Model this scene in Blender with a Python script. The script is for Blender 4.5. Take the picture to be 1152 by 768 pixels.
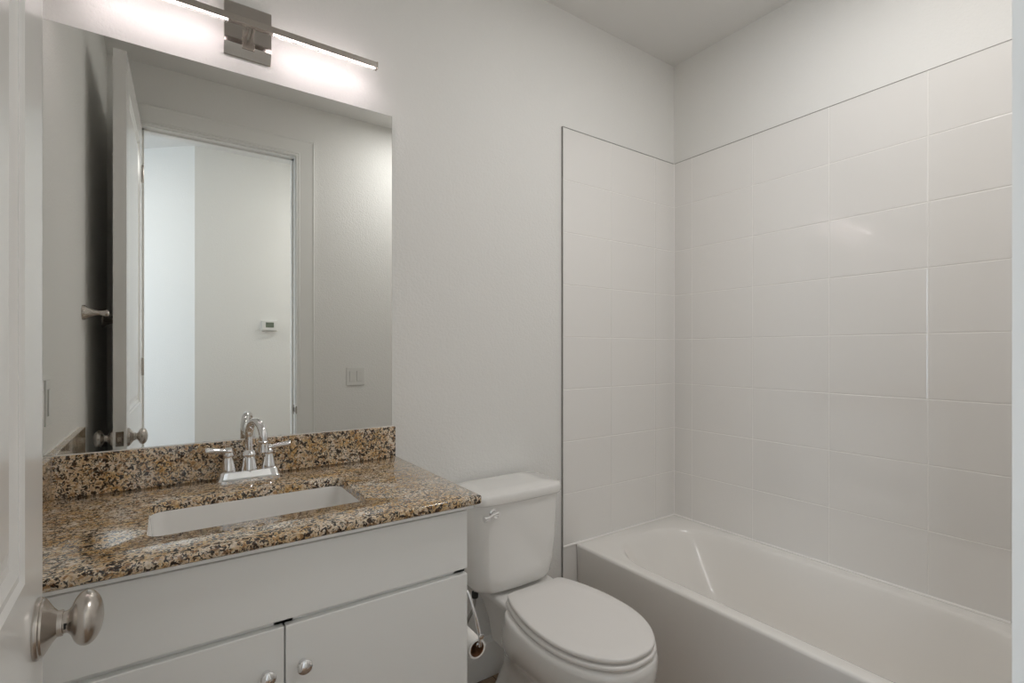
import bpy, bmesh, math, random
from mathutils import Vector, Matrix
random.seed(4)
PI = math.pi
for o in list(bpy.data.objects): bpy.data.objects.remove(o)
SC = bpy.context.scene
COL = SC.collection

# ------------------------------------------------------------------ camera
cd = bpy.data.cameras.new('camera'); cam = bpy.data.objects.new('camera', cd); COL.objects.link(cam)
cam.location = (0, 0, 1.28); cam.rotation_euler = (PI/2, 0, math.radians(-34.715))
cd.sensor_width = 36; cd.lens = 557.3/1152*36; cd.shift_y = 11.0/1152; cd.clip_start = 0.01
SC.camera = cam
# ------------------------------------------------------------------ colour, world, lights
SC.view_settings.view_transform = 'Standard'; SC.view_settings.look = 'None'
SC.view_settings.gamma = 1; SC.view_settings.use_curve_mapping = False
SC.view_settings.exposure = 0.08
SC.cycles.max_bounces = 16; SC.cycles.diffuse_bounces = 10; SC.cycles.glossy_bounces = 8
w = bpy.data.worlds.new('sky'); SC.world = w; w.use_nodes = True
bg = w.node_tree.nodes['Background']
bg.inputs[0].default_value = (.62, .78, 1, 1); bg.inputs[1].default_value = 1.5

def area(name, loc, rot, sx, sy, power, col, spread=180, shape='RECTANGLE'):
    l = bpy.data.lights.new(name, 'AREA'); l.shape = shape; l.size = sx; l.size_y = sy
    l.energy = power; l.color = col; l.spread = math.radians(spread)
    o = bpy.data.objects.new(name, l); COL.objects.link(o); o.location = loc; o.rotation_euler = rot
    return o
P_WINDOW, P_HALL, P_ENTRY, P_BATH, E_LED = 27, 10, 10, 8, 20  # hall, entry and bath powers drive the added ceiling fills
# daylight entering by the hall window (far left end of the hall)
area('window_daylight', (-2.70, -1.3, 1.5), (0, -PI/2, 0), 1.5, 1.1, P_WINDOW, (.72, .86, 1.0))

# ------------------------------------------------------------------ helpers
def link(o): COL.objects.link(o); return o
def wl(o):
    v = Vector((0, 0, 0)); rots = []
    M = Matrix.Identity(4)
    while o:
        M = Matrix.LocRotScale(o.location, o.rotation_euler, o.scale) @ M; o = o.parent
    return M
def thing(name, label, cat, loc=(0, 0, 0), group=None, rotz=0):
    o = link(bpy.data.objects.new(name, None)); o.location = loc; o.rotation_euler = (0, 0, rotz)
    o.empty_display_size = .05; o['label'] = label; o['category'] = cat
    if group: o['group'] = group
    return o
def obj(name, bm, m, parent=None, smooth=True, bevel=0, seg=2, local=False, label=None, ang=35):
    """bm in world coordinates (or in the parent's frame when local)"""
    me = bpy.data.meshes.new(name)
    bmesh.ops.recalc_face_normals(bm, faces=bm.faces[:])
    if parent is not None and not local:
        bmesh.ops.transform(bm, matrix=wl(parent).inverted(), verts=bm.verts[:])
    bm.to_mesh(me); bm.free()
    me.materials.append(m)
    o = link(bpy.data.objects.new(name, me)); o.parent = parent
    if smooth:
        for p in me.polygons: p.use_smooth = True
        me.set_sharp_from_angle(angle=math.radians(ang))
    if bevel:
        b = o.modifiers.new('bevel', 'BEVEL'); b.width = bevel; b.segments = seg
        b.limit_method = 'ANGLE'; b.angle_limit = math.radians(40); b.harden_normals = True
    if label: o['label'] = label
    return o
def struct(name, bm, m, **k):
    o = obj(name, bm, m, None, **k); o['kind'] = 'structure'; return o
def tag(o, label, cat, group=None):
    o['label'] = label; o['category'] = cat
    if group: o['group'] = group
    return o
def BM(): return bmesh.new()
def box(bm, x0, x1, y0, y1, z0, z1):
    v = [bm.verts.new(p) for p in ((x0,y0,z0),(x1,y0,z0),(x1,y1,z0),(x0,y1,z0),(x0,y0,z1),(x1,y0,z1),(x1,y1,z1),(x0,y1,z1))]
    for f in ((0,3,2,1),(4,5,6,7),(0,1,5,4),(1,2,6,5),(2,3,7,6),(3,0,4,7)): bm.faces.new([v[i] for i in f])
    return bm
def bx(*a): return box(BM(), *a)
def frame(d):
    d = Vector(d).normalized()
    u = d.cross(Vector((0, 0, 1)) if abs(d.z) < .9 else Vector((1, 0, 0))).normalized()
    return d, u, d.cross(u)
def rings(bm, R, closed=True, cap0=True, cap1=True):
    V = [[bm.verts.new(p) for p in r] for r in R]
    for a, b in zip(V, V[1:]):
        n = len(a)
        for i in range(n if closed else n-1):
            bm.faces.new((a[i], a[(i+1) % n], b[(i+1) % n], b[i]))
    if cap0: bm.faces.new(V[0][::-1])
    if cap1: bm.faces.new(V[-1])
    return bm
def lathe(bm, o, d, prof, n=32, sx=1, sy=1, up=None):
    """prof: (radius, distance along d)"""
    d, u, v = frame(d); o = Vector(o)
    return rings(bm, [[o + d*h + u*(max(r, 1e-5)*sx*math.cos(2*PI*i/n)) + v*(max(r, 1e-5)*sy*math.sin(2*PI*i/n)) for i in range(n)] for r, h in prof])
def smooth_path(pts, k=6):
    P = [Vector(p) for p in pts]; P = [P[0]*2-P[1]] + P + [P[-1]*2-P[-2]]; out = []
    for i in range(1, len(P)-2):
        for j in range(k):
            t = j/k; a, b, c, d = P[i-1], P[i], P[i+1], P[i+2]
            out.append(.5*((2*b)+(c-a)*t+(2*a-5*b+4*c-d)*t*t+(3*b-a-3*c+d)*t**3))
    out.append(P[-2]); return out
def tube(bm, pts, r, n=14, k=6, rf=None):
    P = smooth_path(pts, k) if k > 1 else [Vector(p) for p in pts]
    R = []; u = None
    for i, p in enumerate(P):
        d = (P[min(i+1, len(P)-1)] - P[max(i-1, 0)]).normalized()
        if u is None: _, u, _ = frame(d)
        u = (u - d*u.dot(d)).normalized(); v = d.cross(u)
        rr = rf(i/(len(P)-1)) if rf else r
        R.append([p + u*rr*math.cos(2*PI*j/n) + v*rr*math.sin(2*PI*j/n) for j in range(n)])
    return rings(bm, R)
def rrect(cx, cy, hx, hy, r, z, nc=8, ns=5, ry=None, bow=0):
    """rounded rectangle ring (fixed vertex count); bow pushes the -Y side out"""
    rx = min(r, hx*.999); ry = min(ry if ry is not None else r, hy*.999); pts = []
    cs = [(cx+hx-rx, cy+hy-ry, 0), (cx-hx+rx, cy+hy-ry, PI/2), (cx-hx+rx, cy-hy+ry, PI), (cx+hx-rx, cy-hy+ry, 1.5*PI)]
    for i, (x, y, a) in enumerate(cs):
        for j in range(nc+1):
            t = a + PI/2*j/nc; pts.append([x+rx*math.cos(t), y+ry*math.sin(t), z])
        x2, y2, a2 = cs[(i+1) % 4]
        p = pts[-1]; q = [x2+rx*math.cos(a2), y2+ry*math.sin(a2), z]
        for j in range(1, ns): pts.append([p[0]+(q[0]-p[0])*j/ns, p[1]+(q[1]-p[1])*j/ns, z])
    if bow:
        for p in pts:
            if p[1] < cy: p[1] -= bow*(1-((p[0]-cx)/hx)**2)*min(1, (cy-p[1])/hy*1.0)
    return [Vector(p) for p in pts]

# ------------------------------------------------------------------ materials
def mat(name, col, rough=.5, metal=0, spec=.5, bump=None, coat=0, aniso=0, emis=None):
    m = bpy.data.materials.new(name); m.use_nodes = True; nt = m.node_tree
    b = nt.nodes['Principled BSDF']
    b.inputs['Base Color'].default_value = (*col, 1); b.inputs['Roughness'].default_value = rough
    b.inputs['Metallic'].default_value = metal; b.inputs['Specular IOR Level'].default_value = spec
    b.inputs['Coat Weight'].default_value = coat; b.inputs['Coat Roughness'].default_value = .04
    b.inputs['Anisotropic'].default_value = aniso
    if emis: b.inputs['Emission Color'].default_value = (*emis[0], 1); b.inputs['Emission Strength'].default_value = emis[1]
    if bump:
        sc, st, di = bump
        tc = nt.nodes.new('ShaderNodeTexCoord'); n = nt.nodes.new('ShaderNodeTexNoise'); bp = nt.nodes.new('ShaderNodeBump')
        n.inputs['Scale'].default_value = sc; n.inputs['Detail'].default_value = 3
        bp.inputs['Strength'].default_value = st; bp.inputs['Distance'].default_value = di
        nt.links.new(tc.outputs['Object'], n.inputs['Vector']); nt.links.new(n.outputs['Fac'], bp.inputs['Height'])
        nt.links.new(bp.outputs['Normal'], b.inputs['Normal'])
    return m
WALL = mat('wall_paint', (.80, .795, .775), .6, bump=(130, .6, .002), spec=.3)
CEIL = mat('ceiling_paint', (.78, .775, .76), .7, bump=(110, .3, .0015), spec=.2)
TRIM = mat('trim_paint', (.81, .81, .79), .28)
DOORP = mat('door_paint', (.80, .795, .78), .2, spec=.6)
CAB = mat('cabinet_paint', (.89, .895, .885), .35)
PORC = mat('porcelain', (.84, .83, .81), .12, coat=.5)
SEAT = mat('toilet_seat_plastic', (.84, .82, .80), .25)
TUBM = mat('tub_acrylic', (.86, .84, .81), .14, coat=.1)
TILE = mat('tile_gloss', (.83, .815, .795), .1, bump=(5, .09, .004), coat=.8)
TILE.node_tree.nodes['Principled BSDF'].inputs['IOR'].default_value = 1.7
GROUT = mat('tile_joint', (.86, .845, .82), .3)
CHROME = mat('chrome', (.86, .86, .87), .07, 1)
NICKEL = mat('brushed_nickel', (.56, .52, .48), .27, 1, aniso=.3)
NICKD = mat('satin_nickel_dark', (.30, .28, .26), .2, 1)
PLATE_M = mat('polished_nickel_plate', (.50, .47, .44), .16, 1, aniso=.5)
PLASTIC = mat('white_plastic', (.74, .735, .71), .35)
SCREEN = mat('lcd_screen', (.16, .19, .14), .2)
BLACK = mat('dark_gap', (.02, .02, .02), .5)
MIRROR = mat('mirror_silver', (.86, .87, .85), .0, 1)
MEDGE = mat('mirror_edge', (.06, .06, .06), .3)
CARDB = mat('cardboard', (.17, .075, .03), .9)
PAPER = mat('tissue_paper', (.85, .83, .80), .95)
HOSE = mat('braided_steel', (.45, .44, .43), .35, .9)
RUBBER = mat('black_rubber', (.03, .03, .03), .6)
LED = mat('led_diffuser', (.9, .9, .9), .5, emis=((1.0, .87, .885), E_LED))
LAMPG = mat('added_lamp_glass', (.9, .9, .9), .5, emis=((1.0, .93, .86), 3.5))  # glowing glass of the added ceiling lamps
CAULK = mat('caulk', (.90, .885, .865), .4)

def granite():
    m = bpy.data.materials.new('granite'); m.use_nodes = True; nt = m.node_tree; N = nt.nodes.new; L = nt.links.new
    b = nt.nodes['Principled BSDF']; b.inputs['Roughness'].default_value = .1; b.inputs['IOR'].default_value = 1.65
    tc = N('ShaderNodeTexCoord')
    def noise(sc, det, rough=.6, dist=0):
        n = N('ShaderNodeTexNoise'); n.inputs['Scale'].default_value = sc; n.inputs['Detail'].default_value = det
        n.inputs['Roughness'].default_value = rough; n.inputs['Distortion'].default_value = dist
        L(tc.outputs['Object'], n.inputs['Vector']); return n.outputs['Fac']
    def ramp(src, stops, interp='LINEAR'):
        r = N('ShaderNodeValToRGB'); r.color_ramp.interpolation = interp
        e = r.color_ramp.elements
        while len(e) < len(stops): e.new(.5)
        for el, (p, c) in zip(e, stops): el.position = p; el.color = (*c, 1)
        L(src, r.inputs['Fac']); return r.outputs['Color']
    def mix(f, a, c):
        x = N('ShaderNodeMix'); x.data_type = 'RGBA'; L(f, x.inputs['Factor']); L(a, x.inputs['A']); L(c, x.inputs['B']); return x.outputs['Result']
    base = ramp(noise(120, 3, .6, .4), [(.30, (.34, .16, .045)), (.42, (.56, .33, .11)), (.51, (.80, .57, .29)), (.63, (.93, .82, .64))])
    big = ramp(noise(20, 2, .5, .3), [(.34, (0, 0, 0)), (.62, (.75, .75, .75))])
    pale = ramp(noise(210, 2), [(.35, (.66, .53, .37)), (.6, (.93, .88, .80))])
    c = mix(big, base, pale)
    vo = N('ShaderNodeTexVoronoi'); vo.inputs['Scale'].default_value = 175; vo.feature = 'F1'
    L(tc.outputs['Object'], vo.inputs['Vector'])
    sep = N('ShaderNodeSeparateColor'); L(vo.outputs['Color'], sep.inputs[0])
    cellm = ramp(sep.outputs[0], [(.0, (.8, .8, .8)), (.16, (.8, .8, .8)), (.20, (0, 0, 0))])
    c = mix(cellm, c, ramp(sep.outputs[1], [(0, (.22, .10, .035)), (1, (.44, .24, .09))]))
    dk = ramp(noise(120, 5, .64, 1.0), [(.497, (0, 0, 0)), (.54, (1, 1, 1))])
    c = mix(dk, c, ramp(noise(200, 2), [(.4, (.008, .007, .006)), (.62, (.07, .035, .018))]))
    L(c, b.inputs['Base Color'])
    b.inputs['Coat Weight'].default_value = .5
    return m
GRAN = granite()

def wood_floor():
    m = bpy.data.materials.new('plank_floor'); m.use_nodes = True; nt = m.node_tree; N = nt.nodes.new; L = nt.links.new
    b = nt.nodes['Principled BSDF']; b.inputs['Roughness'].default_value = .4
    tc = N('ShaderNodeTexCoord'); br = N('ShaderNodeTexBrick')
    br.inputs['Scale'].default_value = 1; br.inputs['Brick Width'].default_value = 1.1; br.inputs['Row Height'].default_value = .15
    br.inputs['Mortar Size'].default_value = .0022
    br.inputs['Color1'].default_value = (.30, .20, .13, 1); br.inputs['Color2'].default_value = (.40, .29, .20, 1); br.inputs['Mortar'].default_value = (.08, .05, .035, 1)
    mp = N('ShaderNodeMapping'); mp.inputs['Rotation'].default_value = (0, 0, PI/2)
    L(tc.outputs['Object'], mp.inputs['Vector']); L(mp.outputs['Vector'], br.inputs['Vector'])
    n = N('ShaderNodeTexNoise'); n.inputs['Scale'].default_value = 5; n.inputs['Detail'].default_value = 6
    mp2 = N('ShaderNodeMapping'); mp2.inputs['Scale'].default_value = (9, 1, 1)
    L(tc.outputs['Object'], mp2.inputs['Vector']); L(mp2.outputs['Vector'], n.inputs['Vector'])
    x = N('ShaderNodeMix'); x.data_type = 'RGBA'; x.blend_type = 'MULTIPLY'; x.inputs['Factor'].default_value = .5
    L(br.outputs['Color'], x.inputs['A']); L(n.outputs['Fac'], x.inputs['B']); L(x.outputs['Result'], b.inputs['Base Color'])
    return m
FLOOR = wood_floor()

# ------------------------------------------------------------------ setting
D, XL, XR, HC = 1.665, -.256, 2.1943, 2.783     # mirror wall, left wall, wall behind the tub, ceiling
YB, YH = .097, -.018                            # bath face and hall face of the door wall
YC = .112                                       # face of the casing
JL, JR, DH = -.118, .629, 2.458                 # jamb faces and head height
struct('floor', bx(-2.9, XR+.1, -2.7, D+.1, -.1, 0), FLOOR, smooth=False)
struct('ceiling', bx(-2.9, XR+.1, -2.7, D+.1, HC, HC+.1), CEIL, smooth=False)
struct('wall_back', bx(XL-.1, XR+.1, D, D+.1, 0, HC), WALL, smooth=False)
struct('wall_left', bx(XL-.1, XL, YB, D, 0, HC), WALL, smooth=False)
struct('wall_right', bx(XR, XR+.1, -2.7, D, 0, HC), WALL, smooth=False)
b = bx(-2.9, JL-.018, YH, YB, 0, HC); box(b, JR+.018, XR, YH, YB, 0, HC); box(b, JL-.018, JR+.018, YH, YB, DH+.018, HC)
struct('wall_front', b, WALL, smooth=False)
# hall beyond the doorway
struct('wall_hall', bx(.156, XR, -1.10, -.98, 0, HC), WALL, smooth=False)
b = BM(); a, c = Vector((.156, -.98, 0)), Vector((-.82, -1.855, 0)); n = Vector((.667, -.745, 0))*.1
v = [b.verts.new(p) for p in (a, c, c+n, a+n)]; v2 = [b.verts.new(p.co+Vector((0, 0, HC))) for p in v]
b.faces.new(v); b.faces.new(v2[::-1])
for i in range(4): b.faces.new((v[i], v2[i], v2[(i+1) % 4], v[(i+1) % 4]))
struct('wall_hall_angled', b, WALL, smooth=False)
struct('wall_hall_back', bx(-2.9, -.5, -2.7, -2.6, 0, HC), WALL, smooth=False)
b = bx(-2.9, -2.8, -2.7, -1.9, 0, HC); box(b, -2.9, -2.8, -.7, YH, 0, HC); box(b, -2.9, -2.8, -1.9, -.7, 0, .8); box(b, -2.9, -2.8, -1.9, -.7, 2.3, HC)
struct('wall_hall_left', b, WALL, smooth=False)
b = bx(-2.88, -2.82, -1.9, -1.85, .8, 2.3); box(b, -2.88, -2.82, -.75, -.7, .8, 2.3); box(b, -2.88, -2.82, -1.9, -.7, .8, .85)
box(b, -2.88, -2.82, -1.9, -.7, 2.25, 2.3); box(b, -2.88, -2.82, -1.9, -.7, 1.53, 1.57)
struct('window_1', b, TRIM, smooth=False)
def baseboard(name, p, q, n, h=.157, t=.014):
    """profile swept from p to q, n = direction into the room"""
    p, q, n = Vector((*p, 0)), Vector((*q, 0)), Vector((*n, 0))
    prof = [(0, 0), (t, 0), (t, h-.022), (t*.75, h-.014), (t*.45, h-.004), (t*.3, h), (0, h)]
    b = BM(); rings(b, [[e + n*a + Vector((0, 0, z)) for a, z in prof] for e in (p, q)])
    return struct(name, b, TRIM, smooth=False)
baseboard('baseboard_back', (.626, D), (1.4197, D), (0, -1))
baseboard('baseboard_left', (XL, YB), (XL, 1.13), (1, 0))
baseboard('baseboard_front', (JR+.11, YB), (1.4197, YB), (0, 1))
baseboard('baseboard_hall', (.156, -.98), (XR, -.98), (0, 1))
# door jamb and casing
b = bx(JL-.018, JL, YH, YB, 0, DH+.018); box(b, JR, JR+.018, YH, YB, 0, DH+.018); box(b, JL, JR, YH, YB, DH, DH+.018)
box(b, JL, JL+.01, YH+.03, YB-.045, 0, DH); box(b, JR-.01, JR, YH+.03, YB-.045, 0, DH); box(b, JL, JR, YH+.03, YB-.045, DH-.01, DH)
struct('trim_jamb', b, TRIM, smooth=False)
def casing(name, y, sgn):
    """mitred three-sided casing; profile a = distance out from the opening, t = projection"""
    prof = [(.005, 0), (.005, .015), (.012, .015), (.016, .011), (.021, .0145), (.027, .0105), (.095, .013), (.106, .017), (.110, .012), (.110, 0)]
    R = []
    for k in range(4):
        r = []
        for a, t in prof:
            x = JL-a if k < 2 else JR+a; z = 0 if k in (0, 3) else DH+a
            r.append(Vector((x, y+sgn*t, z)))
        R.append(r)
    b = BM(); rings(b, R); return struct(name, b, TRIM, smooth=False)
casing('trim_casing_bath', YB, 1); casing('trim_casing_hall', YH, -1)
b = bx(JR-.0012, JR+.001, .035, YB+.0155, .912, .938); box(b, JR-.0012, JR+.001, .035, .075, .896, .953); box(b, JR-.0005, JR+.009, YB+.0152, YB+.0168, .902, .948); bp_ = tag(obj('strike_plate', b, NICKEL, None, bevel=.0004), 'small satin nickel strike plate on the door jamb, seen in the mirror', 'strike plate')

# ------------------------------------------------------------------ the open door
DW, DT, DTOP = .764, .042, 2.448
door = link(bpy.data.objects.new('door_1', None)); door.location = (-.115, YC+.001, 0); door.rotation_euler = (0, 0, math.radians(1.5))
door['kind'] = 'structure'
def door_slab():
    b = BM()
    st, mw, dp = .112, .034, .009
    pan = [(.21, .80), (1.02, 2.33)]
    xs = [0, st, DW-st, DW]; zs = [.012, pan[0][0], pan[0][1], pan[1][0], pan[1][1], DTOP]
    for side, sg in ((0, 1), (-DT, -1)):
        for i in range(3):
            for j in range(5):
                y0, y1, z0, z1 = xs[i], xs[i+1], zs[j], zs[j+1]
                if i == 1 and j in (1, 3):
                    lv = [(0, 0), (.006, -.004), (.014, -.0035), (.024, -dp), (mw, -dp), (mw+.02, -dp+.005)]
                    loops = [[b.verts.new((side+sg*d_, y, z)) for y, z in ((y0+a_, z0+a_), (y1-a_, z0+a_), (y1-a_, z1-a_), (y0+a_, z1-a_))] for a_, d_ in lv]
                    for p, q in zip(loops, loops[1:]):
                        for k in range(4): b.faces.new((p[k], p[(k+1) % 4], q[(k+1) % 4], q[k]))
                    b.faces.new(loops[-1])
                else:
                    b.faces.new([b.verts.new((side, y, z)) for y, z in ((y0, z0), (y1, z0), (y1, z1), (y0, z1))])
    for q in (((0,0,zs[0]),(-DT,0,zs[0]),(-DT,0,DTOP),(0,0,DTOP)), ((0,DW,zs[0]),(-DT,DW,zs[0]),(-DT,DW,DTOP),(0,DW,DTOP)),
              ((0,0,DTOP),(-DT,0,DTOP),(-DT,DW,DTOP),(0,DW,DTOP)), ((0,0,zs[0]),(-DT,0,zs[0]),(-DT,DW,zs[0]),(0,DW,zs[0]))):
        b.faces.new([b.verts.new(p) for p in q])
    bmesh.ops.remove_doubles(b, verts=b.verts[:], dist=1e-5)
    return b
obj('door_slab', door_slab(), DOORP, door, smooth=False, local=True)
KY, KZ = DW-.046, .940
def knob2(sx, x0):
    o = (x0, KY, KZ); d = (sx, 0, 0)
    obj('rosette', lathe(BM(), o, d, [(.036, 0), (.0365, .002), (.0355, .005), (.0335, .006), (.033, .008), (.028, .011), (.0205, .0155), (.0165, .0188), (.0154, .020), (.0154, .0250), (.0140, .0255)], 48), NICKEL, door, local=True, label='round brushed nickel rose')
    pr = [(.0132, .0245), (.0130, .0285), (.0140, .0305), (.0172, .0330)]
    for k in range(1, 17):
        t = PI*.22 + PI*.78*k/16
        pr.append((max(.0330*math.sin(t), 1e-4), .0475-.0172*math.cos(t)))
    kn = obj('knob', lathe(BM(), o, d, pr, 48), NICKEL, door, local=True, label='egg shaped brushed nickel door knob')
    b = bx(x0+sx*.0275-.0010, x0+sx*.0275+.0010, KY-.0136, KY-.0125, KZ-.0035, KZ+.0035)
    box(b, x0+sx*.0275-.0010, x0+sx*.0275+.0026, KY-.0136, KY-.0122, KZ+.001, KZ+.003)
    obj('release_slot', b, BLACK, kn, smooth=False, local=True)
knob2(1, 0); knob2(-1, -DT)
lp = obj('latch_plate', bx(-DT/2-.0125, -DT/2+.0125, DW, DW+.0012, KZ-.0285, KZ+.0285), NICKD, door, local=True, bevel=.0004)
obj('latch_bolt', bx(-DT/2-.006, -DT/2+.006, DW+.001, DW+.009, KZ-.008, KZ+.008), NICKEL, lp, local=True, bevel=.001)
for z in (.25, 1.2, 2.2):
    b = lathe(BM(), (.004, -.002, z-.045), (0, 0, 1), [(.005, 0), (.0055, .002), (.0055, .088), (.005, .09)], 16)
    obj('hinge', b, NICKEL, door, local=True)

# ------------------------------------------------------------------ tub surround
TH = .008; X0, XT, ZT, ZR = 1.4197, XR-TH, 2.264, .421
rowh = (ZT-ZR)/8
sb_ = thing('surround_panel', 'narrow off-white tiled surround panel between the toilet and the tub corner', 'surround panel', ((X0+XT)/2, D, ZR))
sr_ = thing('surround_panel', 'wide glossy off-white tiled surround panel along the far side of the bathtub', 'surround panel', (XR, .9, ZR))
sf_ = thing('surround_panel', 'off-white tiled surround panel behind the tub spout', 'surround panel', ((X0+XT)/2, YB, ZR))
def tile_panel(us, zs, place, g=.0013, bev=.0022):
    """grid of soft-edged tiles; place(u, z, out) -> world; out = distance from the wall"""
    b = BM()
    for i in range(len(us)-1):
        for j in range(len(zs)-1):
            u0, u1, z0, z1 = us[i]+g, us[i+1]-g, zs[j]+g, zs[j+1]-g
            R = []
            for ins, out in ((0, .0004), (0, TH-.0009), (bev*.35, TH-.0004), (bev, TH)):
                R.append([Vector(place(*p, out)) for p in ((u0+ins, z0+ins), (u1-ins, z0+ins), (u1-ins, z1-ins), (u0+ins, z1-ins))])
            rings(b, R, cap0=False)
    return b
def joint(place, u0, u1, z0, z1, d=.0071):
    b = BM(); R = [[Vector(place(u, z, o)) for u, z in ((u0, z0), (u1, z0), (u1, z1), (u0, z1))] for o in (.0004, d)]
    return rings(b, R)
EDGE_T = mat('edge_trim', (.30, .29, .27), .4); TOP_T = mat('top_trim', (.46, .45, .43), .25)
zs = [ZR+rowh*k for k in range(9)]
pb = lambda u, z, o: (u, D-o, z)
pr_ = lambda u, z, o: (XR-o, u, z)
pf = lambda u, z, o: (u, YB+o, z)
for par, pl_, us, e0, e1 in ((sb_, pb, [X0, 1.717, 2.0335, XT], X0+.001, XT), (sr_, pr_, [YB+TH+.001, .2786, .5966, .9136, 1.2316, 1.5496, D-TH], YB+TH+.001, D-TH), (sf_, pf, [X0, 1.55, 1.868, XT], X0+.001, XT)):
    obj('tile_face', tile_panel(us, zs, pl_), TILE, par, smooth=False)
    obj('joint_backing', joint(pl_, e0, e1, ZR, ZT-.001), GROUT, par, smooth=False)
obj('tile_face', tile_panel([X0, 1.515], [.0, ZR-.2304+.03, ZR], pb), TILE, sb_, smooth=False)
obj('edge_strip', bx(X0-.0025, X0-.0003, D-TH-.0015, D-.0004, 0, ZT+.001), EDGE_T, sb_, smooth=False)
obj('top_strip', bx(X0-.002, XT, D-TH-.001, D-.0004, ZT, ZT+.0018), TOP_T, sb_, smooth=False)
obj('top_strip', bx(XR-TH-.001, XR-.0004, YB+TH+.001, D-TH-.001, ZT, ZT+.0018), TOP_T, sr_, smooth=False)
b = BM(); tube(b, [(X0, D-TH, ZR+.0012), (XT-.004, D-TH, ZR+.0012)], .0050, 12, 1); obj('caulk_bead', b, CAULK, sb_)
b = BM(); tube(b, [(XT, D-TH-.004, ZR+.0012), (XT, YB+TH+.006, ZR+.0012)], .0050, 12, 1); tube(b, [(XT-.0005, D-TH-.0005, ZR), (XT-.0005, D-TH-.0005, ZT)], .0028, 8, 1)
obj('caulk_bead', b, CAULK, sr_)

# ------------------------------------------------------------------ bathtub
TX0, TX1, TY0, TY1 = 1.497, XT-.0015, YB+TH+.003, D-TH-.0015
tub = thing('bathtub', 'white alcove bathtub with an oval basin and flat apron beside the toilet', 'bathtub', ((TX0+TX1)/2, (TY0+TY1)/2, 0))
cx, cy, hx, hy = (TX0+TX1)/2, (TY0+TY1)/2, (TX1-TX0)/2, (TY1-TY0)/2
def tr(x0, x1, y0, y1, r, ry, z): return rrect((x0+x1)/2, (y0+y1)/2, (x1-x0)/2, (y1-y0)/2, r, z, 12, 10, ry)
R = [tr(TX0+.012, TX1, TY0, TY1, .003, .003, 0), tr(TX0+.010, TX1, TY0, TY1, .003, .003, .05), tr(TX0+.004, TX1, TY0, TY1, .003, .003, ZR-.055),
     tr(TX0, TX1, TY0, TY1, .003, .003, ZR-.012), tr(TX0+.0015, TX1, TY0+.001, TY1, .003, .003, ZR-.005), tr(TX0+.006, TX1, TY0+.002, TY1, .003, .003, ZR-.001), tr(TX0+.012, TX1-.003, TY0+.003, TY1-.003, .003, .003, ZR),
     tr(TX0+.050, TX1-.052, .225, 1.585, .235, .27, ZR-.001), tr(TX0+.058, TX1-.058, .235, 1.577, .235, .27, ZR-.004), tr(TX0+.064, TX1-.063, .242, 1.569, .233, .268, ZR-.012),
     tr(TX0+.070, TX1-.070, .250, 1.555, .230, .265, ZR-.035), tr(TX0+.085, TX1-.085, .262, 1.50, .22, .27, ZR-.12), tr(TX0+.105, TX1-.105, .275, 1.43, .20, .27, ZR-.22),
     tr(TX0+.125, TX1-.125, .29, 1.37, .18, .25, ZR-.29), tr(TX0+.15, TX1-.15, .32, 1.31, .16, .22, ZR-.325), tr(TX0+.19, TX1-.19, .37, 1.24, .13, .18, ZR-.338), tr(TX0+.25, TX1-.25, .5, 1.1, .07, .12, ZR-.342)]
tb = obj('tub_shell', rings(BM(), R, cap0=False), TUBM, tub, ang=50)
obj('drain', lathe(BM(), (cx, .42, ZR-.3405), (0, 0, 1), [(.036, 0), (.036, .002), (.030, .004), (.012, .005), (.0001, .006)], 32), CHROME, tub)
obj('overflow_plate', lathe(BM(), (cx, .264, ZR-.12), (0, 1, 0), [(.036, 0), (.036, .005), (.032, .009), (.0001, .010)], 32), CHROME, tub)
sp = thing('tub_spout', 'chrome tub spout peeking past the door frame above the tub rim', 'tub spout', (1.84, YB+TH, .58))
b = BM(); tube(b, [(1.84, YB+TH, .585), (1.84, YB+.10, .585), (1.84, YB+.17, .580), (1.84, YB+.205, .566), (1.84, YB+.212, .546)], .024, 20, 6, rf=lambda t: .028-.008*t)
obj('spout_body', b, CHROME, sp)
obj('wall_flange', lathe(BM(), (1.84, YB+TH, .585), (0, 1, 0), [(.037, 0), (.036, .006), (.028, .010)], 28), CHROME, sp)

# ------------------------------------------------------------------ vanity cabinet
VX0, VX1, VY, VZ = XL+.001, .625, 1.118, .893
van = thing('vanity_cabinet', 'white flat-front vanity cabinet with two doors below the granite countertop', 'cabinet', ((VX0+VX1)/2, VY, 0))
b = bx(VX0, VX0+.018, VY, D-.001, .10, VZ); box(b, VX1-.018, VX1, VY, D-.001, .0, VZ); box(b, VX0, VX1, D-.007, D-.001, .1, VZ)
box(b, VX0, VX1, VY, D-.001, .10, .118); box(b, VX0, VX1, VY, VY+.018, .868, .886); box(b, VX0, VX1, VY, VY+.018, .70, .74); box(b, VX0, VX1, VY+.06, VY+.075, 0, .10)
box(b, .178, .214, VY, VY+.018, .1, .74); box(b, VX0, VX0+.03, VY, VY+.018, .1, VZ); box(b, VX1-.03, VX1, VY, VY+.018, .1, VZ)
obj('carcass', b, CAB, van, smooth=False)
FX0, FX1, G = XL+.004, .6235, .0015
obj('sub_top', bx(VX0, VX1+.006, 1.081, VY+.03, .8862, .8931), CAB, van, smooth=False)
obj('drawer_front', bx(FX0, FX1, VY-.019, VY-.0005, .7295, .8765), CAB, van, bevel=.0018)
CXM = .1955
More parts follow.
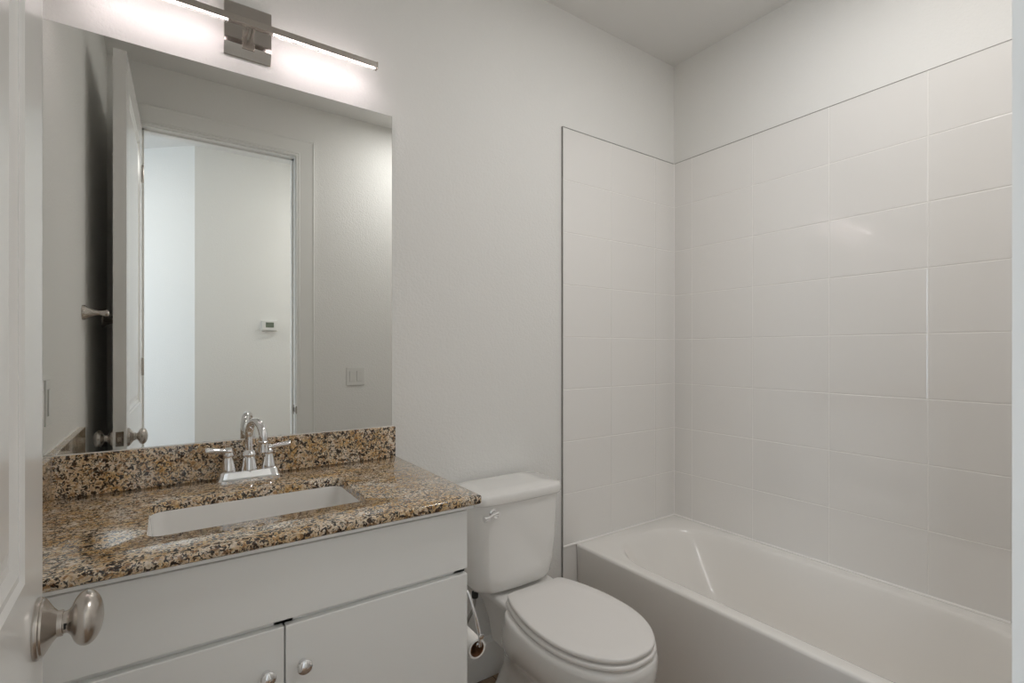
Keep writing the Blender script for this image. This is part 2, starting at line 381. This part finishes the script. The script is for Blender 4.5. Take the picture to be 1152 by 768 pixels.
for s, (x0, x1) in ((1, (FX0, CXM-G)), (-1, (CXM+G, FX1))):
    dr = obj('cabinet_door', bx(x0, x1, VY-.019, VY-.0005, .115, .7165), CAB, van, bevel=.0018)
    kx = CXM - s*.0345
    obj('knob', lathe(BM(), (kx, VY-.019, .632), (0, -1, 0), [(.008, 0), (.0075, .002), (.0055, .005), (.0055, .011), (.0085, .0145), (.0135, .0175), (.0155, .021), (.0150, .0245), (.0115, .028), (.006, .0297), (.0001, .0303)], 32), CHROME, dr)

# ------------------------------------------------------------------ granite top
CZ, CT = .915, .0215
cx0, cx1, cyf, cyb = XL+.001, .653, 1.075, D-.001
top = thing('granite_countertop', 'brown speckled granite countertop with backsplash on the white vanity', 'countertop', ((cx0+cx1)/2, cyf, CZ-CT))
def counter():
    b = BM(); o = lambda z, e=0: rrect((cx0+cx1)/2, (cyf+cyb)/2, (cx1-cx0)/2-e, (cyb-cyf)/2-e, .006, z, 8, 8)
    hcx, hcy, hhx, hhy = (-.036+.405)/2, (1.203+1.463)/2, (.405+.036)/2, (1.463-1.203)/2
    h = lambda z, e=0: rrect(hcx, hcy, hhx+e, hhy+e, .03, z, 8, 8)
    rings(b, [h(CZ-CT), o(CZ-CT, .003), o(CZ-CT+.003), o(CZ-.003), o(CZ-.001, .001), o(CZ, .003), h(CZ, .0025), h(CZ-.001, .0007), h(CZ-.0025), h(CZ-CT)], cap0=False, cap1=False)
    bmesh.ops.remove_doubles(b, verts=b.verts[:], dist=1e-6)
    return b
obj('counter_slab', counter(), GRAN, top, ang=50)
obj('backsplash', bx(XL+.001, .6476, 1.6445, D-.001, CZ, 1.0195), GRAN, top, bevel=.0012)
obj('side_splash', bx(XL+.001, XL+.0205, 1.078, 1.644, CZ, 1.0195), GRAN, top, bevel=.0012)
b = bx(XL+.001, .6476, 1.6565, D-.001, 1.0195, 1.0208); box(b, XL+.0005, XL+.004, 1.08, 1.645, 1.0195, 1.0225)
obj('caulk_line', b, CAULK, top, smooth=False)
# sink
sk = thing('sink', 'white rectangular undermount sink set in the granite countertop', 'sink', (.179, 1.333, .76))
def sr(e, r, z): return rrect(.1845, 1.333, .2205-e, .130-e, r, z, 10, 8)
R = [sr(-.018, .04, CZ-CT-.006), sr(-.018, .04, CZ-CT-.0003), sr(.000, .03, CZ-CT-.0003), sr(.001, .03, CZ-CT-.004), sr(.004, .035, CZ-.06), sr(.010, .04, CZ-.11), sr(.022, .045, CZ-.135), sr(.045, .05, CZ-.147), sr(.09, .03, CZ-.152), sr(.112, .015, CZ-.154)]
inner = R; outer = [sr(.10, .03, CZ-.164), sr(.04, .05, CZ-.158), sr(.012, .045, CZ-.14), sr(-.006, .04, CZ-.06), sr(-.018, .04, CZ-CT-.006)][::-1]
b = rings(BM(), R[::-1] + outer[1:], cap0=True, cap1=True); obj('basin', b, PORC, sk, ang=50)
obj('drain', lathe(BM(), (.179, 1.345, CZ-.1535), (0, 0, 1), [(.022, 0), (.022, .002), (.017, .003), (.0001, .0045)], 28), CHROME, sk)

# ------------------------------------------------------------------ faucet
FX, FY = .190, 1.605
fa = thing('faucet', 'chrome two-handle faucet with a curved spout on the granite countertop', 'faucet', (FX, FY, CZ))
def fr(hx, hy, z): return rrect(FX, FY, hx, hy, .012, z, 6, 6)
obj('base_plate', rings(BM(), [fr(.081, .0285, CZ), fr(.081, .0285, CZ+.004), fr(.079, .0265, CZ+.007), fr(.077, .0250, CZ+.010), fr(.074, .0225, CZ+.024), fr(.0725, .021, CZ+.0265)]), CHROME, fa, ang=30)
bell = [(.0200, 0), (.0205, .003), (.0190, .010), (.0160, .026), (.0135, .038), (.0120, .044), (.0135, .047), (.0145, .051), (.0135, .056), (.0115, .060)]
for s in (-1, 1):
    hxp = FX+s*.0515
    hb = obj('handle_base', lathe(BM(), (hxp, FY, CZ+.0255), (0, 0, 1), [(r*.98, h*.9) for r, h in bell] + [(.0085, .0575), (.0001, .059)], 32), CHROME, fa)
    b = BM(); tube(b, [(hxp-s*.008, FY, CZ+.081), (hxp+s*.006, FY-.001, CZ+.084), (hxp+s*.030, FY-.006, CZ+.088), (hxp+s*.058, FY-.011, CZ+.091)], .006, 16, 6, rf=lambda t: .0088-.0040*math.sin(min(1, t*1.9)*PI/2)*(1-t)+.0 if t < .99 else .006)
    obj('lever', b, CHROME, hb)
    obj('lever_cap', lathe(BM(), (hxp, FY, CZ+.080), (0, 0, 1), [(.011, 0), (.0125, .004), (.011, .009), (.005, .0125), (.0001, .013)], 24), CHROME, hb)
sb = obj('spout_base', lathe(BM(), (FX, FY, CZ+.0195), (0, 0, 1), [(.0225, 0), (.0230, .003), (.0215, .012), (.0185, .030), (.0165, .042), (.0185, .045), (.0200, .050), (.0180, .056), (.0140, .060), (.0120, .062)], 36), CHROME, fa)
SA = math.radians(17)
pts = [(FX, FY, CZ+.075), (FX, FY, CZ+.110)]
for k in range(0, 13):
    a = PI*k/12*1.05; q = .044-.044*math.cos(a)
    pts.append((FX+q*math.sin(SA), FY-q*math.cos(SA), CZ+.121+.046*math.sin(a)))
sp_ = obj('spout', tube(BM(), pts, .0108, 24, 3), CHROME, fa)
e = Vector(pts[-1])
obj('spout_tip', lathe(BM(), e+Vector((0, 0, .004)), (-.05, .11, -1), [(.0112, 0), (.0128, .002), (.0128, .010), (.0155, .026), (.0160, .030), (.0145, .0315), (.0001, .0315)], 28), CHROME, sp_)
obj('lift_rod', lathe(BM(), (FX, FY+.020, CZ+.018), (0, 0, 1), [(.0022, 0), (.0022, .055), (.0045, .058), (.005, .064), (.003, .069), (.0001, .07)], 16), CHROME, fa)

# ------------------------------------------------------------------ mirror
mi = thing('wall_mirror', 'large frameless rectangular mirror on the wall above the vanity', 'mirror', (.19, D, 1.021))
obj('glass', bx(XL+.001, .6395, 1.6585, 1.6612, 1.0212, 2.0985), MIRROR, mi, smooth=False)
obj('edge', bx(XL+.001, .6405, 1.6612, D-.0005, 1.0211, 2.0995), MEDGE, mi, smooth=False)

# ------------------------------------------------------------------ vanity light
LX, LZ, LY = .193, 2.212, D-.082
vl = thing('vanity_light', 'slim brushed nickel LED bar light on a rectangular plate above the mirror', 'wall light', (LX, D, LZ))
PZ0, PZ1 = 2.147, 2.300
b = BM(); prof = [(D-.0002, PZ0), (D-.0002, PZ1), (D-.016, PZ1), (D-.022, PZ1-.006), (D-.022, PZ0+.030), (D-.019, PZ0+.024), (D-.006, PZ0)]
rings(b, [[Vector((x, y, z)) for y, z in prof] for x in (LX-.062, LX+.062)])
pl = obj('back_plate', b, PLATE_M, vl, smooth=False, bevel=.001)
b = bx(LX-.011, LX-.004, LY+.002, D-.021, LZ-.014, LZ-.002); box(b, LX+.004, LX+.011, LY+.002, D-.021, LZ-.014, LZ-.002); box(b, LX-.016, LX+.016, D-.026, D-.021, LZ-.045, LZ+.01)
obj('mounting_arm', b, NICKEL, vl, bevel=.001)
BL = .364
b = bx(LX-BL, LX+BL, LY-.009, LY+.009, LZ-.0105, LZ+.0085); obj('light_bar', b, NICKEL, vl, bevel=.0015)
for s in (-1, 1):
    a0, a1 = sorted((LX+s*.058, LX+s*(BL-.006)))
    b = BM(); rings(b, [[Vector((x, LY+y, LZ+z)) for y, z in ((-.0055, -.0100), (.0088, -.0100), (.0088, -.001), (.0110, -.001), (.0110, -.0060), (-.003, -.0120), (-.0055, -.0120))] for x in (a0, a1)])
    obj('led_diffuser', b, LED, vl, smooth=False)
obj('end_cap', bx(LX+BL, LX+BL+.004, LY-.0095, LY+.0110, LZ-.0120, LZ+.0100), NICKEL, vl, bevel=.001)
obj('end_cap', bx(LX-BL-.004, LX-BL, LY-.0095, LY+.0110, LZ-.0120, LZ+.0100), NICKEL, vl, bevel=.001)

# ------------------------------------------------------------------ toilet
TCX, BCX = 1.046, 1.080
to = thing('toilet', 'white two-piece toilet with closed oval lid between vanity and tub', 'toilet', (BCX, 1.3, 0))
prof = [(.924, .0), (.9255, .026), (.931, .050), (.946, .080), (.972, .108), (1.010, .135), (1.055, .155), (1.105, .168), (1.16, .172), (1.22, .171), (1.28, .163), (1.34, .149), (1.385, .134), (1.410, .122), (1.419, .106), (1.421, .06)]
def outline(sc=1, grow=0, ymax=None, z=0, dy=0):
    P = smooth_path([(w_, y, 0) for y, w_ in prof], 4)
    pts = [(p.x, p.y) for p in P]
    left = [(-x, y) for x, y in pts[1:]]
    L_ = pts + left[::-1]
    cyl = 1.16; out = []
    n = len(L_)
    for i, (x, y) in enumerate(L_):
        x0, y0 = L_[i-1]; x1, y1 = L_[(i+1) % n]
        tx, ty = x1-x0, y1-y0; l = math.hypot(tx, ty) or 1
        nx, ny = ty/l, -tx/l
        out.append(Vector((BCX + x*sc + nx*grow, cyl + (y-cyl)*sc + ny*grow + dy, z)))
    return out
def slab(z0, z1, r, grow=0, dome=0):
    L_ = [outline(1, grow-r, z=z0), outline(1, grow-r*.3, z=z0+r*.3), outline(1, grow, z=z0+r), outline(1, grow, z=z1-r), outline(1, grow-r*.3, z=z1-r*.3), outline(1, grow-r, z=z1), outline(.8, grow-r, z=z1+dome*.6), outline(.4, grow-r, z=z1+dome)]
    return rings(BM(), L_)
# bowl: lofted sections
def brow(z, hw, yf, yb, n_=2.3, fl=0):
    """egg section at height z"""
    pts = []; cyy = yf + (yb-yf)*.52
    for i in range(48):
        t = 2*PI*i/48; c_, s_ = math.cos(t), math.sin(t)
        x = hw*math.copysign(abs(c_)**(2/n_), c_)
        y = math.copysign(abs(s_)**(2/(n_ if s_ < 0 else n_+1.2)), s_)
        y = cyy + (y*(cyy-yf) if s_ < 0 else y*(yb-cyy))
        if s_ < 0: x *= 1-.10*(abs(s_)**3)
        pts.append(Vector((BCX+x, y, z)))
    return pts
R = [brow(0, .112, 1.005, 1.60, 3), brow(.02, .112, 1.005, 1.60, 3), brow(.035, .103, 1.015, 1.59, 3), brow(.08, .094, 1.03, 1.575, 2.8), brow(.14, .092, 1.03, 1.55, 2.6), brow(.19, .104, 1.01, 1.54, 2.5),
     brow(.24, .137, .965, 1.52, 2.4), brow(.28, .162, .938, 1.50, 2.3), brow(.315, .177, .922, 1.48, 2.3), brow(.35, .185, .915, 1.46, 2.3), brow(.38, .186, .914, 1.45, 2.3), brow(.394, .184, .917, 1.45, 2.3), brow(.401, .179, .922, 1.447, 2.3), brow(.4035, .171, .930, 1.44, 2.3)]
bowl = obj('bowl', rings(BM(), R), PORC, to, ang=60)
# deck under the tank
def dk(hx, y0, y1, z, r=.03, c=BCX-.002): return rrect(c, (y0+y1)/2, hx, (y1-y0)/2, r, z, 6, 4)
R = [dk(.078, 1.40, 1.60, .20), dk(.085, 1.38, 1.615, .28), dk(.105, 1.36, 1.63, .345), dk(.128, 1.345, 1.635, .385), dk(.134, 1.34, 1.637, .402), dk(.132, 1.343, 1.634, .412), dk(.125, 1.352, 1.625, .415)]
obj('tank_deck', rings(BM(), R), PORC, to, ang=60)
obj('seat', slab(.4060, .4225, .006, .004), SEAT, to, ang=60)
obj('lid', slab(.4265, .4410, .005, 0, .002), SEAT, to, ang=60)
for s in (-1, 1): obj('hinge_block', bx(BCX+s*.075-.022, BCX+s*.075+.022, 1.405, 1.435, .412, .432), SEAT, to, bevel=.005)
def tk(hx, y0, z, r=.045, bow=.014): return rrect(TCX, (y0+1.645)/2, hx, (1.645-y0)/2, r, z, 8, 6, bow=bow)
R = [tk(.120, 1.50, .422, .05), tk(.145, 1.480, .425, .05), tk(.162, 1.467, .434, .055), tk(.171, 1.461, .450, .055), tk(.175, 1.458, .50), tk(.183, 1.450, .65), tk(.187, 1.445, .75)]
tank = obj('tank', rings(BM(), R), PORC, to, ang=60)
R = [tk(.186, 1.446, .7485, .04), tk(.194, 1.438, .7495, .042), tk(.197, 1.435, .754, .045), tk(.197, 1.435, .775, .045), tk(.195, 1.437, .781, .045), tk(.191, 1.441, .785, .042), tk(.12, 1.50, .7865, .03, 0)]
obj('tank_lid', rings(BM(), R), PORC, to, ang=60)
lx, lz = .918, .722
le = obj('flush_lever', lathe(BM(), (lx, 1.4405, lz), (0, -1, 0), [(.0155, 0), (.0155, .003), (.010, .006), (.010, .014), (.013, .016), (.012, .021), (.0001, .024)], 24), CHROME, to)
b = BM(); tube(b, [(lx+.006, 1.421, lz+.003), (lx-.012, 1.419, lz+.002), (lx-.030, 1.416, lz-.004), (lx-.050, 1.417, lz-.006)], .006, 14, 5, rf=lambda t: .0095-.0035*math.sin(PI*t)+.002*t)
obj('handle', b, CHROME, le)
for s in (-1, 1): obj('bolt_cap', lathe(BM(), (BCX+s*.095, 1.42, .020), (0, 0, 1), [(.014, 0), (.014, .014), (.009, .020), (.0001, .021)], 20), PORC, to)

# water supply
ws = thing('water_supply_line', 'thin braided water hose running down below the toilet tank', 'water hose', (.84, D-.02, .2))
b = BM(); tube(b, [(.905, 1.54, .418), (.903, 1.545, .36), (.885, 1.565, .30), (.862, 1.585, .24), (.858, 1.60, .20)], .0055, 12)
obj('hose', b, HOSE, ws)
obj('coupling_nut', lathe(BM(), (.905, 1.54, .395), (0, 0, 1), [(.011, 0), (.012, .003), (.012, .020), (.010, .0225)], 8), RUBBER, ws)
b = lathe(BM(), (.858, 1.60, .165), (0, 0, 1), [(.008, 0), (.009, .003), (.009, .030), (.007, .034)], 16); tube(b, [(.858, 1.60, .175), (.858, D-.002, .175)], .006, 12, 1)
lathe(b, (.858, D-.0145, .175), (0, -1, 0), [(.022, 0), (.021, .004), (.008, .008)], 20)
obj('valve_body', b, CHROME, ws)
b = lathe(BM(), (.858, 1.592, .178), (0, -1, 0), [(.004, 0), (.004, .012), (.013, .014), (.013, .020), (.0001, .022)], 16, sx=1, sy=.6)
obj('valve_handle', b, CHROME, ws)

# toilet paper holder on the vanity side and its nearly used roll
RX, RZ, RY0, RY1 = .6685, .508, 1.122, 1.222
hd = thing('toilet_paper_holder', 'chrome toilet paper holder arm beside the right end of the vanity', 'toilet paper holder', (VX1, 1.14, .60))
obj('mount', lathe(BM(), (VX1, 1.150, .650), (1, 0, 0), [(.017, 0), (.017, .004), (.010, .010), (.008, .014)], 24), CHROME, hd)
b = BM(); tube(b, [(VX1+.010, 1.150, .650), (VX1+.022, 1.138, .645), (.6560, 1.122, .600), (.6660, 1.114, .550), (RX, 1.111, RZ+.012), (RX, 1.113, RZ+.002), (RX, 1.125, RZ)], .0042, 12)
tube(b, [(RX, 1.122, RZ), (RX, RY1+.004, RZ)], .0055, 14, 1)
obj('arm', b, CHROME, hd)
obj('ring', lathe(BM(), (RX, 1.108, RZ+.030), (0, -1, 0), [(.004, 0), (.0068, .002), (.0068, .005), (.0001, .006)], 16), CHROME, hd)
rl = thing('toilet_paper_roll', 'almost empty toilet paper roll on brown core beside the vanity', 'toilet paper roll', (RX, 1.17, RZ-.038))
def ringtube(ro, ri, y0, y1, z=RZ-.0128):
    b = BM(); n_ = 40; R = []
    for r_, y in ((ri, y0), (ro, y0), (ro, y1), (ri, y1), (ri, y0)):
        R.append([Vector((RX+r_*math.cos(2*PI*i/n_), y, z+r_*math.sin(2*PI*i/n_))) for i in range(n_)])
    rings(b, R, cap0=False, cap1=False); bmesh.ops.remove_doubles(b, verts=b.verts[:], dist=1e-6); return b
obj('core', ringtube(.0202, .0188, RY0+.004, RY1), CARDB, rl, ang=50)
obj('paper', ringtube(.0250, .0204, RY0+.004, RY1), PAPER, rl, ang=50)

# ------------------------------------------------------------------ things seen in the mirror
tbr = thing('towel_bar', 'brushed nickel towel bar on the left wall behind the open door', 'towel bar', (XL, .65, 1.42))
for y in (.972, .340):
    obj('post', lathe(BM(), (XL, y, 1.42), (1, 0, 0), [(.0270, 0), (.0275, .005), (.0250, .010), (.018, .018), (.012, .032), (.0085, .046), (.009, .056), (.0115, .062), (.0125, .068), (.010, .074), (.0001, .077)], 32), NICKEL, tbr)
obj('bar', tube(BM(), [(XL+.062, .972, 1.42), (XL+.062, .340, 1.42)], .0065, 16, 1), NICKEL, tbr)

def wall_plate(name, label, cat, o, ux, out, gangs, kind):
    """o = centre on the wall, ux = unit vector along the wall, out = away from it"""
    o, ux, out = Vector(o), Vector(ux), Vector(out); uz = Vector((0, 0, 1))
    t = thing(name, label, cat, tuple(o))
    def bb(cu, cz, hu, hz, d0, d1, tilt=0):
        b = BM(); R = []
        for d in (d0, d1):
            R.append([o + ux*(cu+a*hu) + uz*(cz+c_*hz) + out*(d + (tilt*c_ if d == d1 else 0)) for a, c_ in ((-1, -1), (1, -1), (1, 1), (-1, 1))])
        return rings(b, R)
    W_ = .035+.023*(gangs-1)
    obj('face_plate', bb(0, 0, W_, .0575, .0002, .0055), PLASTIC, t, bevel=.0015)
    for g in range(gangs):
        c_ = (g-(gangs-1)/2)*.046
        obj('surround_gap', bb(c_, 0, .0175, .0345, .005, .0057), mat('plate_gap', (.55, .54, .52), .6), t, smooth=False)
        obj(kind, bb(c_, 0, .0162, .0330, .005, .0085, .0016 if kind == 'rocker_switch' else 0), PLASTIC, t, bevel=.001)
    return t
wall_plate('light_switch', 'white double rocker light switch on the wall beside the door frame, seen in mirror', 'light switch', (.995, YB, 1.118), (1, 0, 0), (0, 1, 0), 2, 'rocker_switch')
wall_plate('wall_outlet', 'white rectangular outlet plate on the left wall above the side splash', 'outlet', (XL, 1.612, 1.150), (0, 1, 0), (1, 0, 0), 1, 'socket_insert')

th = thing('thermostat', 'small white thermostat with grey screen on the hall wall seen in mirror', 'thermostat', (.65, -.98, 1.477))
obj('housing', bx(.595, .705, -.9798, -.955, 1.438, 1.520), PLASTIC, th, bevel=.004)
obj('screen', bx(.622, .680, -.956, -.9542, 1.466, 1.506), SCREEN, th, smooth=False)
b = bx(.600, .700, -.956, -.9535, 1.444, 1.448); obj('button_strip', b, mat('strip', (.45, .45, .43), .5), th, smooth=False)

# ------------------------------------------------------------------ added ceiling fill lamps (bath and hall), kept out of view
def added_ceiling_lamp(label, x, y, power, col, r=.16):
    t = thing('added_ceiling_light', label, 'added ceiling light', (x, y, HC))
    obj('added_lamp_rim', lathe(BM(), (x, y, HC-.0002), (0, 0, -1), [(r+.020, 0), (r+.020, .004), (r+.012, .010), (r+.002, .012)], 48), TRIM, t)
    obj('added_lamp_glass', lathe(BM(), (x, y, HC-.004), (0, 0, -1), [(r, 0), (r*.98, .010), (r*.6, .012), (.0001, .0125)], 48), LAMPG, t)
    l = area('added_lamp_light', (0, 0, -.022), (0, 0, 0), 2*r, 2*r, power, col, 180, 'DISK'); l.parent = t
added_ceiling_lamp('added unseen round ceiling fill light over the bathroom floor in front of the tub', 1.42, .58, P_BATH, (1.0, .985, .97), .13)  # added lamp, brightens the bathroom from above
added_ceiling_lamp('added unseen round ceiling fill light at the right end of the hall', 1.55, -.50, P_HALL, (1.0, .98, .95))  # added lamp, brightens the hall behind the camera
added_ceiling_lamp('added unseen round ceiling fill light in the hall in front of the angled wall', -1.05, -.55, P_ENTRY, (1.0, .98, .95), .2)  # added lamp, sends light through the doorway towards the cabinet fronts
